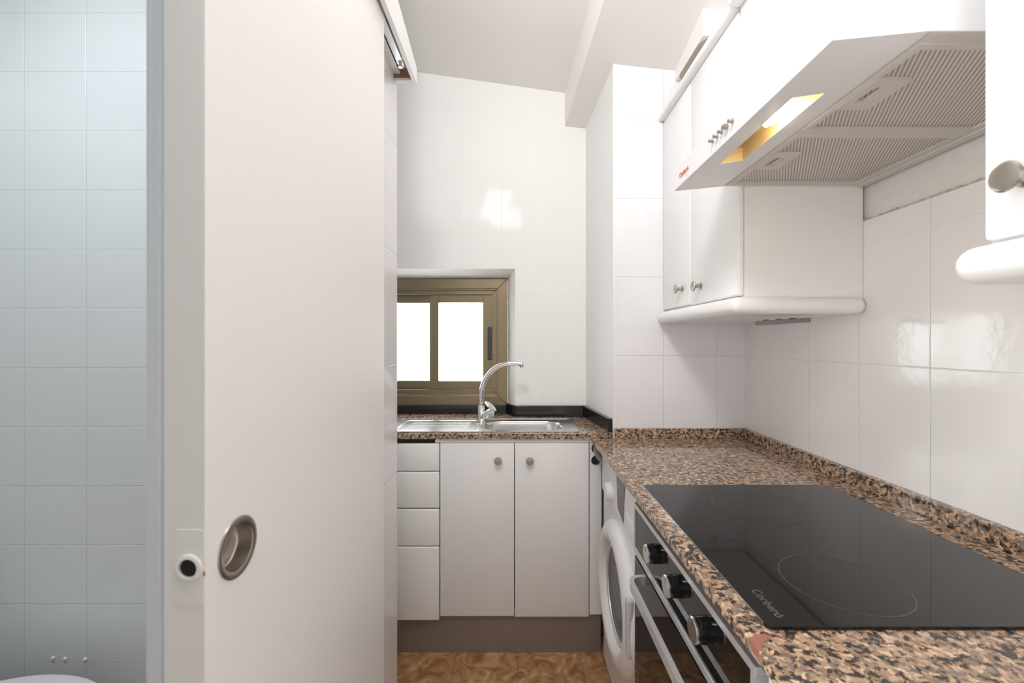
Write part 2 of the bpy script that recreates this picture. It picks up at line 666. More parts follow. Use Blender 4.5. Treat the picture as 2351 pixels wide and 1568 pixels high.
# lowered part of the ceiling over the wall cabinets, its left side is a vertical beam face
bm = bmesh.new()
ys = [2.2, 1.8, 1.4, 1.0, 0.5, -1.6]
for y0, y1 in zip(ys[:-1], ys[1:]):
    low = [(beam_x(y0), y0, soffit_h(beam_x(y0), y0)), (1.05, y0, soffit_h(1.05, y0)), (1.05, y1, soffit_h(1.05, y1)), (beam_x(y1), y1, soffit_h(beam_x(y1), y1))]
    top = [(p[0], p[1], ceil_h(p[0], p[1]) + 0.02) for p in low]
    quad_prism(bm, low, top)
bmesh.ops.remove_doubles(bm, verts=list(bm.verts), dist=1e-5)
struct('ceiling.001', bm, 'ceil', 'lowered white ceiling over the wall cabinets')

# sink wall with the splayed window opening
bm = bmesh.new()
zt = 3.3
outer = [(-1.45, 0.0), (0.42, 0.0), (0.42, zt), (-1.45, zt)]
inF = [(-0.872, EYE - 0.402), (-0.0044, EYE - 0.402), (-0.0044, EYE + 0.3685), (-0.872, EYE + 0.3685)]
inB = [(-0.832, EYE - 0.402), (-0.044, EYE - 0.402), (-0.044, EYE + 0.332), (-0.832, EYE + 0.332)]
vo = [bm.verts.new((x, YB, z)) for x, z in outer]
vf = [bm.verts.new((x, YB, z)) for x, z in inF]
vb = [bm.verts.new((x, 2.29, z)) for x, z in inB]
vk = [bm.verts.new((x, 2.40, z)) for x, z in inB]
vq = [bm.verts.new((x, 2.40, z)) for x, z in outer]
for i in range(4):
    j = (i + 1) % 4
    for a, b in ((vo, vf), (vf, vb), (vb, vk), (vk, vq), (vq, vo)):
        bm.faces.new((a[i], a[j], b[j], b[i]))
bmesh.ops.recalc_face_normals(bm, faces=list(bm.faces))
struct('wall_back', bm, 'tile_back', 'white sink wall with the deep window opening')

# tiled column in the far right corner
bm = bmesh.new()
quad_prism(bm, [(0.404, YC, 0), (1.05, YC, 0), (1.05, YB + 0.1, 0), (0.340, YB + 0.1, 0), (0.353, YB, 0)],
           [(0.404, YC, 2.75), (1.05, YC, 2.75), (1.05, YB + 0.1, 2.75), (0.340, YB + 0.1, 2.75), (0.353, YB, 2.75)])
wc = struct('wall_column', bm, 'paint', 'white column in the far corner')
o = obj('tile_layer', B(0.412, 0.958, YC - 0.004, YC + 0.001, 0.0, soffit_h(0.6, YC) + 0.03), 'tile_column', wc)
obj('corner_bead', B(0.4015, 0.4125, YC - 0.006, YC + 0.002, 0.93, soffit_h(0.4, YC)), 'plastic', wc)

# right wall, bare plaster above and a raised layer of tiles below
wr = struct('wall_right', B(XR, 1.10, -1.6, 2.3, 0, 3.3), 'plaster', 'right wall, plaster above the tiles')
bm = bmesh.new()
prism(bm, [(XT, -0.6, 0), (XR + 0.001, -0.6, 0), (XR + 0.001, -0.6, EYE + 0.331), (XT + 0.003, -0.6, EYE + 0.331), (XT, -0.6, EYE + 0.328)], (0, 0.6 + YC - 0.004, 0))
obj('tile_layer', bm, 'tile_right', wr)
# crumbly edge on top of the tiles and in the corner behind the cabinet
random.seed(4)
bm = bmesh.new()
for k in range(46):
    y = 0.6 + k * 0.0128
    box(bm, XT - 0.0005 + random.uniform(0, 0.003), XR + 0.001, y, y + random.uniform(0.006, 0.013), EYE + 0.329, EYE + 0.332 + random.uniform(0.0, 0.003))
obj('mortar_edge', bm, 'seam', wr, label='crumbly dirty edge on top of the tiles')

# left wall with the bathroom doorway
bm = bmesh.new()
box(bm, XLB, XL, 0.575, 1.357, 0, 3.3)
wl = struct('wall_left', bm, 'tile_left', 'white tiled wall behind the sliding door')
bm = bmesh.new()
box(bm, XLB, XL, -0.35, 0.575, 2.085, 3.3)
box(bm, XLB, XL, -1.6, -0.35, 0, 3.3)
obj('doorway_wall', bm, 'paint', wl)
struct('wall_hall', B(-1.95, 1.1, -1.7, -1.6, 0, 3.3), 'paint', 'white wall of the hall behind the camera')
# the partition between bathroom and sink corner
struct('wall_bathroom', B(-1.95, XLB, 1.25, 1.357, 0, 3.3), 'tile_bath', 'pale blue-grey tiled bathroom wall')
bm = bmesh.new()
box(bm, -1.95, -1.80, -1.0, 1.25, 0, 2.6)
box(bm, -1.80, XLB, -1.05, -0.95, 0, 2.6)
struct('wall_bathroom.001', bm, 'tile_bath', 'other bathroom walls')
struct('ceiling.002', B(-1.95, XLB, -1.05, 1.25, 2.5, 2.6), 'ceil', 'bathroom ceiling')
# sink corner continues to the left behind the partition
struct('wall_left.001', B(-1.55, -1.45, 1.357, 2.4, 0, 3.3), 'paint', 'far left end of the sink corner')

# door lining of the bathroom doorway
bm = bmesh.new()
box(bm, XLB - 0.012, XL + 0.001, 0.555, 0.576, 0, 2.085, 0.002)
box(bm, XLB - 0.002, XLB + 0.012, 0.549, 0.556, 0, 2.085, 0.002)
struct('trim_1', bm, 'jamb', 'pale blue-white lining of the bathroom doorway')

# boxed duct hanging over the wall cabinets
bm = bmesh.new()
out2 = [(0.66, EYE + 1.08), (0.955, EYE + 1.08), (0.955, EYE + 1.19), (0.66, EYE + 1.19)]
prism(bm, [(x, 1.52, z) for x, z in out2], (0, YC - 1.52 - 0.005, 0))
duct = struct('trim_2', bm, 'ceil', 'boxed duct under the ceiling above the wall cabinets')
bm = bmesh.new()
rr = rrect(0.805, 1.653, 0.286, 0.256, 0.045)
rr = [(x if x < 0.8 else 0.953, y) for x, y in rr]
plate(bm, rr, [], lambda x, y: (x, y, EYE + 1.0795), (0, 0, -0.0015))
obj('underside', bm, 'raw', duct, label='unpainted beige underside')

# ------------------------------------------------------------------ window
win = bpy.data.objects.new('window_1', None)
win.location = (-0.4366, 2.30, EYE - 0.34)
COL.objects.link(win)
win['kind'] = 'structure'
win['label'] = 'small bronze aluminium sliding window over the sink'
WX0, WX1, WZ0, WZ1 = -0.827, -0.0455, EYE - 0.338, EYE + 0.332


def frame_bm(bm, x0, x1, z0, z1, w, y0, y1, bevel=0.0):
    """four mitred members"""
    o = [(x0, z0), (x1, z0), (x1, z1), (x0, z1)]
    i = [(x0 + w, z0 + w), (x1 - w, z0 + w), (x1 - w, z1 - w), (x0 + w, z1 - w)]
    for k in range(4):
        j = (k + 1) % 4
        t = bmesh.new()
        prism(t, [(p[0], y0, p[1]) for p in (o[k], o[j], i[j], i[k])], (0, y1 - y0, 0))
        if bevel:
            bmesh.ops.bevel(t, geom=list(t.edges), offset=bevel, segments=2, profile=0.5, affect='EDGES', clamp_overlap=True)
        merge(bm, t)
    return bm


bm = bmesh.new()
frame_bm(bm, WX0, WX1, WZ0, WZ1, 0.052, 2.272, 2.36, 0.002)
frame_bm(bm, WX0 + 0.05, WX1 - 0.05, WZ0 + 0.05, WZ1 - 0.05, 0.010, 2.278, 2.36, 0.0015)
frame_bm(bm, WX0 + 0.058, WX1 - 0.058, WZ0 + 0.058, WZ1 - 0.058, 0.024, 2.288, 2.36, 0.001)
obj('window_frame', bm, 'bronze', win)


def sash(x0, x1, y0, y1, wl, wr_, wb):
    z0, z1 = WZ0 + 0.082, WZ1 - 0.080
    bm = bmesh.new()
    box(bm, x0, x0 + wl, y0, y1, z0, z1, 0.0015)
    box(bm, x1 - wr_, x1, y0, y1, z0, z1, 0.0015)
    box(bm, x0 + wl, x1 - wr_, y0 + 0.002, y1, z0, z0 + wb, 0.001)
    box(bm, x0 + wl, x1 - wr_, y0 + 0.002, y1, z1 - wb, z1, 0.001)
    s = obj('sash', bm, 'bronze', win)
    obj('pane', B(x0 + wl - 0.003, x1 - wr_ + 0.003, y0 + 0.008, y0 + 0.012, z0 + wb - 0.003, z1 - wb + 0.003), 'pane', s)
    return s


s1 = sash(-0.462, WX1 - 0.080, 2.300, 2.322, 0.047, 0.052, 0.044)
s2 = sash(WX0 + 0.080, -0.418, 2.326, 2.348, 0.052, 0.047, 0.044)
p = P(1125.5, 788, 2.298)
bm = B(p.x - 0.0145, p.x + 0.0145, 2.288, 2.301, p.z - 0.088, p.z + 0.088, 0.004, 3)
box(bm, p.x - 0.011, p.x + 0.011, 2.284, 2.290, p.z - 0.03, p.z + 0.04, 0.002)
la = obj('latch', bm, 'latch', s1, label='charcoal latch with a small red mark')

# ------------------------------------------------------------------ sliding door
DX = -0.327
DY0, DY1 = 0.453, 1.066
hx = P(546, 1255, 0.5056)
door = bpy.data.objects.new('door_1', None)
door.location = (DX - 0.02, (DY0 + DY1) / 2, 0)
COL.objects.link(door)
door['kind'] = 'structure'
door['label'] = 'white sliding door with a round recessed pull'
bm = bmesh.new()
cup_r = 0.0335
circ = [(hx.y + 0.029 * math.cos(2 * math.pi * i / 40), hx.z + 0.029 * math.sin(2 * math.pi * i / 40)) for i in range(40)]
plate(bm, [(DY0, 0.012), (DY1, 0.012), (DY1, 2.112), (DY0, 2.112)], [circ], lambda y, z: (DX, y, z), (-0.043, 0, 0))
obj('door_panel', bm, 'door', door)
bm = bmesh.new()
lathe(bm, (DX, hx.y, hx.z), (1, 0, 0), [(-0.0185, 0.0), (-0.0185, 0.0235), (-0.0172, 0.0255), (-0.0155, 0.0262), (0.0008, 0.0268), (0.0016, 0.0278), (0.0022, 0.0335), (0.0016, 0.0346), (-0.0002, 0.0350)], 48)
obj('flush_pull', bm, 'satin', door, label='round satin nickel flush pull')
obj('edge_shade_sheet', B(DX - 0.043, DX - 0.0006, DY0 - 0.0008, DY0 + 0.0004, 0.012, 2.112), 'dooredge', door, label='leading edge with its shade put into the grey colour')  # thin sheet over the door edge, its grey stands in for shade
# painted-over faceplate and latch bore on the leading edge
ex, ez = -0.3434, EYE - 0.2375
bm = bmesh.new()
plate(bm, rrect(ex, ez, 0.030, 0.080, 0.004), [[(ex + 0.0096 * math.cos(2 * math.pi * i / 32), ez + 0.0096 * math.sin(2 * math.pi * i / 32)) for i in range(32)]],
      lambda x, z: (x, DY0 - 0.0016, z), (0, 0.0012, 0))
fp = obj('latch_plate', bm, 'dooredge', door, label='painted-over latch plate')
bm = bmesh.new()
lathe(bm, (ex, DY0, ez), (0, -1, 0), [(0.0, 0.0145), (0.0035, 0.0140), (0.0042, 0.0115), (0.0040, 0.0097), (0.0002, 0.0095)], 40)
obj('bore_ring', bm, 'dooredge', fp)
bm = bmesh.new()
lathe(bm, (ex, DY0 - 0.0011, ez), (0, -1, 0), [(0.0, 0.0094), (0.0001, 0.007), (0.0004, 0.0)], 32)
obj('latch_bore', bm, 'glass', fp, label='dark empty latch hole')
bm = bmesh.new()
prism(bm, [(ex + 0.0130, DY0 - 0.0014, ez - 0.0095), (ex + 0.0162, DY0 - 0.0014, ez - 0.0085), (ex + 0.0160, DY0 - 0.0014, ez - 0.0045), (ex + 0.0145, DY0 - 0.0014, ez - 0.0035)], (0, 0.0014, 0))
obj('paint_chip', bm, 'wood', fp, label='brown spot of chipped paint')

# rail of the sliding door behind its white cover board
bm = bmesh.new()
prism(bm, [(-0.320, 0.30, EYE + 0.800), (-0.320, 1.335, EYE + 0.800), (-0.320, 1.335, EYE + 0.848), (-0.320, 1.10, EYE + 0.895), (-0.320, 0.30, EYE + 0.96)], (0.012, 0, 0))
rail = struct('trim_3', bm, 'door', 'white cover board over the sliding door rail')
bm = bmesh.new()
box(bm, XL, -0.320, 1.318, 1.334, EYE + 0.805, EYE + 0.86)
obj('end_block', bm, 'wood', rail, label='bare brown wooden end block')
obj('end_strip', B(XL, -0.320, 1.316, 1.335, EYE + 0.7985, EYE + 0.806), 'dooredge', rail)
bm = bmesh.new()
box(bm, -0.357, -0.352, 0.30, 1.30, EYE + 0.822, EYE + 0.856)
box(bm, -0.357, -0.334, 0.30, 1.30, EYE + 0.822, EYE + 0.826)
box(bm, -0.338, -0.334, 0.30, 1.30, EYE + 0.826, EYE + 0.832)
obj('track', bm, 'alu', rail)
obj('batten', B(XL, -0.355, 0.30, 1.318, EYE + 0.82, EYE + 0.875), 'door', rail)
obj('top_board', B(XL, -0.320, 0.30, 1.318, EYE + 0.876, EYE + 0.888), 'wood', rail)
bm = bmesh.new()
lathe(bm, (-0.343, 1.275, EYE + 0.812), (0, 0, 1), [(0, 0), (0, 0.006), (0.006, 0.006), (0.006, 0.004), (0.02, 0.004), (0.02, 0)], 12)
obj('hanger_bolt', bm, 'chrome', rail)

# ------------------------------------------------------------------ sink corner
ZS = EYE - 0.379       # top of the sink worktop
YD = 1.775             # door faces

# double-door unit
unit = thing('base_cabinet', 'white two-door base cabinet under the stainless sink', 'cabinet', (0.0, 1.96, 0.16))
bm = bmesh.new()
box(bm, -0.314, -0.298, 1.797, 2.15, 0.163, 0.885)
box(bm, 0.287, 0.303, 1.797, 2.15, 0.163, 0.885)
box(bm, -0.298, 0.287, 1.797, 2.15, 0.163, 0.181)
box(bm, -0.298, 0.287, 2.14, 2.15, 0.181, 0.885)
obj('carcass', bm, 'melamine', unit)
obj('top_rail', B(-0.335, 0.315, 1.778, 1.797, 0.8795, 0.8945, 0.001), 'melamine', unit)
for x0, x1, kx, z0 in ((-0.3135, -0.0085, 1144, 0.164), (-0.0055, 0.3000, 1216, 0.161)):
    d = smooth(obj('door', B(x0, x1, YD, YD + 0.018, z0, 0.8775, 0.002, 2), 'melamine', unit))
    kp = P(kx, 1056, YD)
    bm = bmesh.new()
    lathe(bm, (kp.x, YD, kp.z), (0, -1, 0), [(0, 0.0085), (0.003, 0.0075), (0.008, 0.006), (0.016, 0.008), (0.019, 0.0155), (0.022, 0.0165), (0.0245, 0.0150), (0.0255, 0.0)], 28)
    obj('knob', bm, 'satin', d, label='satin nickel knob')

# filler panel with two drain holes
bm = bmesh.new()
holes = []
for px, py in ((1369, 1029), (1368.5, 1057)):
    q = P(px, py, 1.785)
    holes.append([(q.x + 0.0205 * math.cos(2 * math.pi * i / 28), q.z + 0.0205 * math.sin(2 * math.pi * i / 28)) for i in range(28)])
q = P(1355, 1042, 1.785)
holes.append([(q.x + 0.0025 * math.cos(2 * math.pi * i / 10), q.z + 0.0025 * math.sin(2 * math.pi * i / 10)) for i in range(10)])
plate(bm, [(0.304, 0.166), (0.3535, 0.166), (0.3535, 0.894), (0.304, 0.894)], holes, lambda x, z: (x, 1.783, z), (0, 0.012, 0))
fil = tag(obj('filler_panel', bm, 'melamine'), 'narrow white filler panel with two round hose holes beside right cabinet door', 'panel')

# washing machine drain hose
a = P(1369, 1026, 1.86)
b_ = P(1368, 1029, 1.785)
pth = bez([(0.331, 1.90, EYE - 0.435), (0.331, 1.80, EYE - 0.437), (0.331, 1.768, EYE - 0.448), (0.337, 1.757, EYE - 0.468), (0.355, 1.756, EYE - 0.483), (0.395, 1.760, EYE - 0.490), (0.44, 1.766, EYE - 0.50)], 8)
bm = bmesh.new()
sweep(bm, pth, circle(0.0125, 16), scales=[1.0 + 0.05 * (i % 2) for i in range(len(pth))])
tag(obj('drain_hose', bm, 'rubber'), 'grey rubber drain hose bending out of the upper hole in the filler panel', 'hose')

# drawer unit
dr = thing('drawer_cabinet', 'white four-drawer cabinet at left end under the sink drainer', 'cabinet', (-0.56, 1.96, 0.145))
bm = bmesh.new()
box(bm, -0.80, -0.784, 1.790, 2.15, 0.15, 0.873)
box(bm, -0.335, -0.319, 1.790, 2.15, 0.15, 0.873)
box(bm, -0.784, -0.335, 1.790, 2.15, 0.15, 0.166)
obj('carcass', bm, 'melamine', dr)
for y0, y1 in ((1019, 1082), (1084, 1167), (1169.5, 1254), (1256, 1425)):
    Y = 1.767
    z1, z0 = EYE - (y0 - CY) * Y / F, EYE - (y1 - CY) * Y / F
    smooth(obj('drawer', B(-0.798, (1008 - CX) * Y / F, Y, Y + 0.02, z0, z1, 0.005, 3), 'cab', dr))

# kick board
kb = tag(obj('kick_board', B(-0.82, 0.353, 1.795, 1.808, 0.0, 0.158, 0.001), 'kick'), 'grey-brown satin kick board along the floor under sink cabinets', 'kick board')

# granite sink worktop
bm = bmesh.new()
bowl = rrect(0.032, 1.925, 0.345, 0.205, 0.07)
inset = [(0.032 + (x - 0.032) * 1.03, 1.925 + (y - 1.925) * 1.03) for x, y in bowl]
outl = [(-1.40, 1.766), (0.352, 1.766), (0.3985, 1.7895), (0.3505, 2.178), (-0.01, 2.178), (-0.045, 2.270), (-0.83, 2.270), (-0.865, 2.178), (-1.40, 2.178)]
plate(bm, outl, [inset], lambda x, y: (x, y, ZS), (0, 0, -0.022))
wt = tag(obj('sink_worktop', bm, 'granite'), 'brown speckled granite worktop around stainless sink below window', 'worktop')

# stainless sink
snk = thing('kitchen_sink', 'stainless steel sink with drainer on left and bowl on right', 'sink', (-0.15, 1.95, ZS))
bm = bmesh.new()
sink_out = rrect(-0.150, 1.9475, 0.83, 0.305, 0.018)
drn = rrect(-0.345, 1.945, 0.35, 0.235, 0.03)
plate(bm, sink_out, [bowl, drn], lambda x, y: (x, y, ZS + 0.0022), (0, 0, -0.0018))
# raised rim
rim_in = [(-0.150 + (x + 0.150) * 0.985, 1.9475 + (y - 1.9475) * 0.96) for x, y in sink_out]
plate(bm, sink_out, [rim_in], lambda x, y: (x, y, ZS + 0.0040), (0, 0, -0.003))
# drainer tray with ridges
n = len(drn)
dl = [[(x, y, ZS + 0.0022) for x, y in drn]]
dl.append([(-0.345 + (x + 0.345) * 0.96, 1.945 + (y - 1.945) * 0.94, ZS + 0.0006) for x, y in drn])
rings = [[bm.verts.new(p) for p in r] for r in dl]
for i in range(n):
    bm.faces.new((rings[0][i], rings[0][(i + 1) % n], rings[1][(i + 1) % n], rings[1][i]))
bm.faces.new(rings[1])
for k in range(5):
    y = 1.872 + k * 0.036
    box(bm, -0.48, -0.21, y, y + 0.008, ZS, ZS + 0.0014, 0.0006)
obj('drainer', bm, 'steel', snk)
# bowl
bm = bmesh.new()
cx0, cy0 = 0.032, 1.925
levels = [(1.0, ZS + 0.0022), (0.985, ZS - 0.001), (0.97, ZS - 0.010), (0.94, ZS - 0.09), (0.90, ZS - 0.125), (0.80, ZS - 0.14), (0.25, ZS - 0.146)]
rings = [[bm.verts.new((cx0 + (x - cx0) * s, cy0 + (y - cy0) * s, z)) for x, y in bowl] for s, z in levels]
n = len(bowl)
for r0, r1 in zip(rings[:-1], rings[1:]):
    for i in range(n):
        f = bm.faces.new((r0[i], r0[(i + 1) % n], r1[(i + 1) % n], r1[i]))
        f.smooth = True
bm.faces.new(rings[-1])
obj('bowl', bm, 'steel', snk)
bm = bmesh.new()
lathe(bm, (cx0, cy0, ZS - 0.146), (0, 0, 1), [(0.0, 0.035), (0.002, 0.034), (0.002, 0.022), (-0.001, 0.02), (-0.001, 0)], 28)
obj('drain', bm, 'chrome', snk)

# tap
YT = 2.03
tb = P(1105, 969, YT)
tap = thing('kitchen_tap', 'chrome swan-neck mixer tap standing on back of the sink', 'tap', (tb.x, YT, ZS + 0.002))
bm = bmesh.new()
lathe(bm, (tb.x, YT, ZS + 0.002), (0, 0, 1), [(0, 0.0), (0, 0.0225), (0.004, 0.023), (0.010, 0.0215), (0.018, 0.0195), (0.05, 0.0185), (0.072, 0.0155), (0.075, 0.0135), (0.078, 0.0)], 32)
# slanting cartridge housing
q0 = Vector((tb.x - 0.006, YT - 0.004, ZS + 0.020))
q1 = Vector((tb.x + 0.056, YT - 0.016, ZS + 0.050))
lathe(bm, q0, q1 - q0, [(0.0, 0.0), (0.0, 0.012), (0.006, 0.0165), (0.04, 0.0195), (0.060, 0.0205), (0.072, 0.0195), (0.077, 0.0)], 28)
obj('tap_body', bm, 'chrome', tap)
sp = [P(x, y, YT) for x, y in ((1105, 935), (1104.5, 915), (1107, 893), (1114.5, 871), (1128, 853), (1145, 841), (1165, 834.5), (1182, 833.5), (1196, 835))]
for i, v in enumerate(sp):
    v.y -= 0.0025 * i
bm = bmesh.new()
pth = bez(sp, 8)
sweep(bm, pth, circle(0.0112, 20), scales=[1.2 - 0.28 * i / (len(pth) - 1) for i in range(len(pth))])
spo = obj('spout', bm, 'chrome', tap)
te = sp[-1] + Vector((0.001, 0, 0.005))
bm = bmesh.new()
lathe(bm, te, (0.08, 0, -1), [(0, 0), (0, 0.011), (0.003, 0.0125), (0.010, 0.0125), (0.012, 0.0115), (0.024, 0.0115), (0.025, 0.009), (0.023, 0)], 24)
obj('aerator', bm, 'chrome', spo)
# lever: an oval paddle
l0, l1 = P(1112, 921, YT - 0.03), P(1139, 944, YT - 0.03)
ax = (l1 - l0).normalized()
mid = (l0 + l1) / 2
up2 = Vector((ax.z, 0, -ax.x)) * -1
nrm = (up2 + Vector((0, -0.9, 0))).normalized()
side = ax.cross(nrm).normalized()
nrm = side.cross(ax).normalized()
bm = bmesh.new()
L, Wd = (l1 - l0).length / 2, 0.014
rgs = []
for zz, s in ((-0.004, 0.75), (-0.002, 0.95), (0.0015, 1.0), (0.004, 0.9), (0.0055, 0.6)):
    rgs.append([bm.verts.new(mid + ax * (L * s * math.cos(2 * math.pi * i / 32)) + side * (Wd * s * math.sin(2 * math.pi * i / 32)) + nrm * zz) for i in range(32)])
for r0, r1 in zip(rgs[:-1], rgs[1:]):
    for i in range(32):
        bm.faces.new((r0[i], r0[(i + 1) % 32], r1[(i + 1) % 32], r1[i])).smooth = True
bm.faces.new(rgs[0][::-1])
bm.faces.new(rgs[-1])
bmesh.ops.recalc_face_normals(bm, faces=list(bm.faces))
obj('lever', bm, 'chrome', tap)

# black tile upstand behind the sink: three runs
bm = bmesh.new()
box(bm, -0.83, -0.05, 2.248, 2.271, ZS, EYE - 0.334, 0.003, 3)
tag(obj('black_upstand', bm, 'black'), 'black gloss tile upstand inside window recess behind the drainer', 'upstand')
bm = bmesh.new()
prism(bm, [(-0.002, 2.160, ZS), (0.337, 2.160, ZS), (0.353, 2.179, ZS), (-0.006, 2.179, ZS), (-0.042, 2.262, ZS), (-0.052, 2.250, ZS), (-0.020, 2.178, ZS)], (0, 0, 0.056))
bmesh.ops.bevel(bm, geom=list(bm.edges), offset=0.002, segments=2, profile=0.5, affect='EDGES', clamp_overlap=True)
tag(obj('black_upstand', bm, 'black'), 'black gloss tile upstand on sink wall to right of the tap', 'upstand')
bm = bmesh.new()
prism(bm, [(0.338, 2.160, ZS), (0.3525, 2.178, ZS), (0.4018, 1.797, ZS), (0.384, 1.797, ZS)], (0, 0, 0.056))
bmesh.ops.bevel(bm, geom=list(bm.edges), offset=0.002, segments=2, profile=0.5, affect='EDGES', clamp_overlap=True)
tag(obj('black_upstand', bm, 'black'), 'black gloss tile upstand running forward along white column beside sink', 'upstand')

# ------------------------------------------------------------------ right run: worktop
ZW = EYE - 0.398
bm = bmesh.new()
prism(bm, [(0.3125, 0.18, ZW), (0.948, 0.18, ZW), (0.948, 1.785, ZW), (0.412, 1.785, ZW), (0.402, 1.764, ZW), (0.3125, 1.764, ZW)], (0, 0, -0.017))
bmesh.ops.bevel(bm, geom=[e for e in bm.edges if abs(e.verts[0].co.z - ZW) < 1e-5 and abs(e.verts[1].co.z - ZW) < 1e-5], offset=0.002, segments=2, profile=0.5, affect='EDGES')
wt2 = tag(obj('granite_worktop', bm, 'granite'), 'long brown speckled granite worktop along right wall holding black cooktop', 'worktop')
bm = bmesh.new()
prism(bm, [(0.312, 0.553, ZW + 0.0003), (0.312, 0.573, ZW + 0.0003), (0.322, 0.584, ZW + 0.0003), (0.338, 0.586, ZW + 0.0003), (0.346, 0.580, ZW + 0.0003), (0.330, 0.571, ZW + 0.0003)], (0, 0, -0.012))
obj('repair_patch', bm, 'repair', wt2, label='reddish filler patch on the front edge')
bm = bmesh.new()
box(bm, 0.929, 0.9495, 0.18, 1.764, ZW, ZW + 0.040, 0.0015)
tag(obj('granite_upstand', bm, 'granite'), 'brown granite upstand along right wall behind the cooktop', 'upstand')
bm = bmesh.new()
box(bm, 0.408, 0.9495, 1.765, 1.7855, ZW, ZW + 0.040, 0.0015)
tag(obj('granite_upstand', bm, 'granite'), 'short brown granite upstand at far end of worktop against tiled column', 'upstand')

# cooktop
ct = thing('cooktop', 'black glass ceramic cooktop set into right granite worktop', 'cooktop', (0.601, 0.886, ZW))
cr = rrect(0.601, 0.8865, 0.510, 0.587, 0.010)
bm = bmesh.new()
plate(bm, cr, [], lambda x, y: (x, y, ZW + 0.0052), (0, 0, -0.0052))
obj('glass_plate', bm, 'glass', ct)
obj('edge_trim', B(0.3452, 0.3462, 0.602, 1.171, ZW, ZW + 0.0054), 'steel', ct)


def ring(bm, x, y, r, w, z, a0=0, a1=360, n=72):
    vs = []
    for k in range(n + 1):
        a = math.radians(a0 + (a1 - a0) * k / n)
        vs.append((bm.verts.new((x + (r - w) * math.cos(a), y + (r - w) * math.sin(a), z)), bm.verts.new((x + (r + w) * math.cos(a), y + (r + w) * math.sin(a), z))))
    for p, q in zip(vs[:-1], vs[1:]):
        bm.faces.new((p[0], p[1], q[1], q[0]))
    bmesh.ops.recalc_face_normals(bm, faces=list(bm.faces))
    for f in bm.faces:
        if f.normal.z < 0:
            f.normal_flip()
    return bm


zg = ZW + 0.0055
bm = ring(bmesh.new(), 0.5590, 1.036, 0.081, 0.0007, zg)
obj('zone_ring', bm, 'print_', ct)
bm = ring(bmesh.new(), 0.568, 1.030, 0.108, 0.0005, zg, 185, 300)
obj('zone_ring', bm, 'faint', ct)
bm = ring(bmesh.new(), 0.5320, 0.702, 0.089, 0.0008, zg)
obj('zone_ring', bm, 'print_', ct)
bm = bmesh.new()
for k, (dx, ln) in enumerate(((-0.009, 0.045), (-0.003, 0.043), (0.003, 0.043), (0.009, 0.045))):
    box(bm, 0.5310 + dx, 0.5317 + dx, 0.738, 0.738 + ln, zg - 0.0002, zg)
box(bm, 0.522, 0.541, 0.7375, 0.7382, zg - 0.0002, zg)
obj('zone_mark', bm, 'print_', ct)
bm = bmesh.new()
for px, py in ((1606, 1222), (1638, 1233), (1641, 1246), (1661, 1243), (1682, 1239), (1648, 1256)):
    Y = 0.3925 * F / (py - CY)
    t = ring(bmesh.new(), (px - CX) * Y / F, Y, 0.006, 0.0005, zg, n=24)
    merge(bm, t)
obj('touch_control', bm, 'faint', ct)
bm = text_bm('Corberó', 0.0195, (0.3765, 0.646, zg), (0, -1, 0), (1, 0, 0), (0, 0, 1), 0.0001, 0.0004)
obj('lettering', bm, 'print_', ct, label='grey printed name')

# ------------------------------------------------------------------ oven
XF = 0.335
ov = thing('built_in_oven', 'black glass built-in oven with silver trim and three knobs under worktop', 'oven', (0.6, 0.9, 0.29))
OY0, OY1 = 0.598, 1.213
zt_, zb1, zb2 = EYE - 0.4525, EYE - 0.576, EYE - 0.592
bm = bmesh.new()
box(bm, XF + 0.020, 0.86, OY0 + 0.01, OY1 - 0.012, 0.30, zt_ - 0.002)
obj('oven_body', bm, 'blackp', ov)
cp = obj('control_panel', B(XF, XF + 0.019, OY0 + 0.012, OY1 - 0.006, zb1, zt_ - 0.012), 'glass', ov)
bm = bmesh.new()
box(bm, XF - 0.003, XF + 0.019, OY0, OY1, zt_ - 0.013, zt_, 0.001)
box(bm, XF - 0.003, XF + 0.019, OY0, OY1, zb2, zb1, 0.001)
box(bm, XF - 0.003, XF + 0.019, OY1 - 0.006, OY1, zb1, zt_ - 0.013)
box(bm, XF - 0.003, XF + 0.019, OY0, OY0 + 0.012, zb1, zt_ - 0.013)
obj('trim_frame', bm, 'alu', ov)
for Y in (1.031, 0.895, 0.759):
    z = EYE - 0.5085
    bm = bmesh.new()
    lathe(bm, (XF, Y, z), (-1, 0, 0), [(0, 0.0), (0, 0.0225), (0.001, 0.0228), (0.021, 0.0215), (0.0215, 0.0)], 40)
    k = obj('knob', bm, 'blackp', cp)
    bm = bmesh.new()
    lathe(bm, (XF - 0.021, Y, z), (-1, 0, 0), [(0, 0.0), (0, 0.0217), (0.003, 0.0217), (0.0042, 0.0205), (0.0042, 0.0)], 40)
    obj('knob_cap', bm, 'steel', k, label='silver cap')
    obj('pointer', B(XF - 0.0256, XF - 0.025, Y - 0.0006, Y + 0.0006, z + 0.006, z + 0.016), 'dark', k)
dz1 = zb2 - 0.010
od = obj('oven_door', B(XF - 0.001, XF + 0.019, OY0, OY1, 0.315, dz1, 0.001), 'glass', ov)
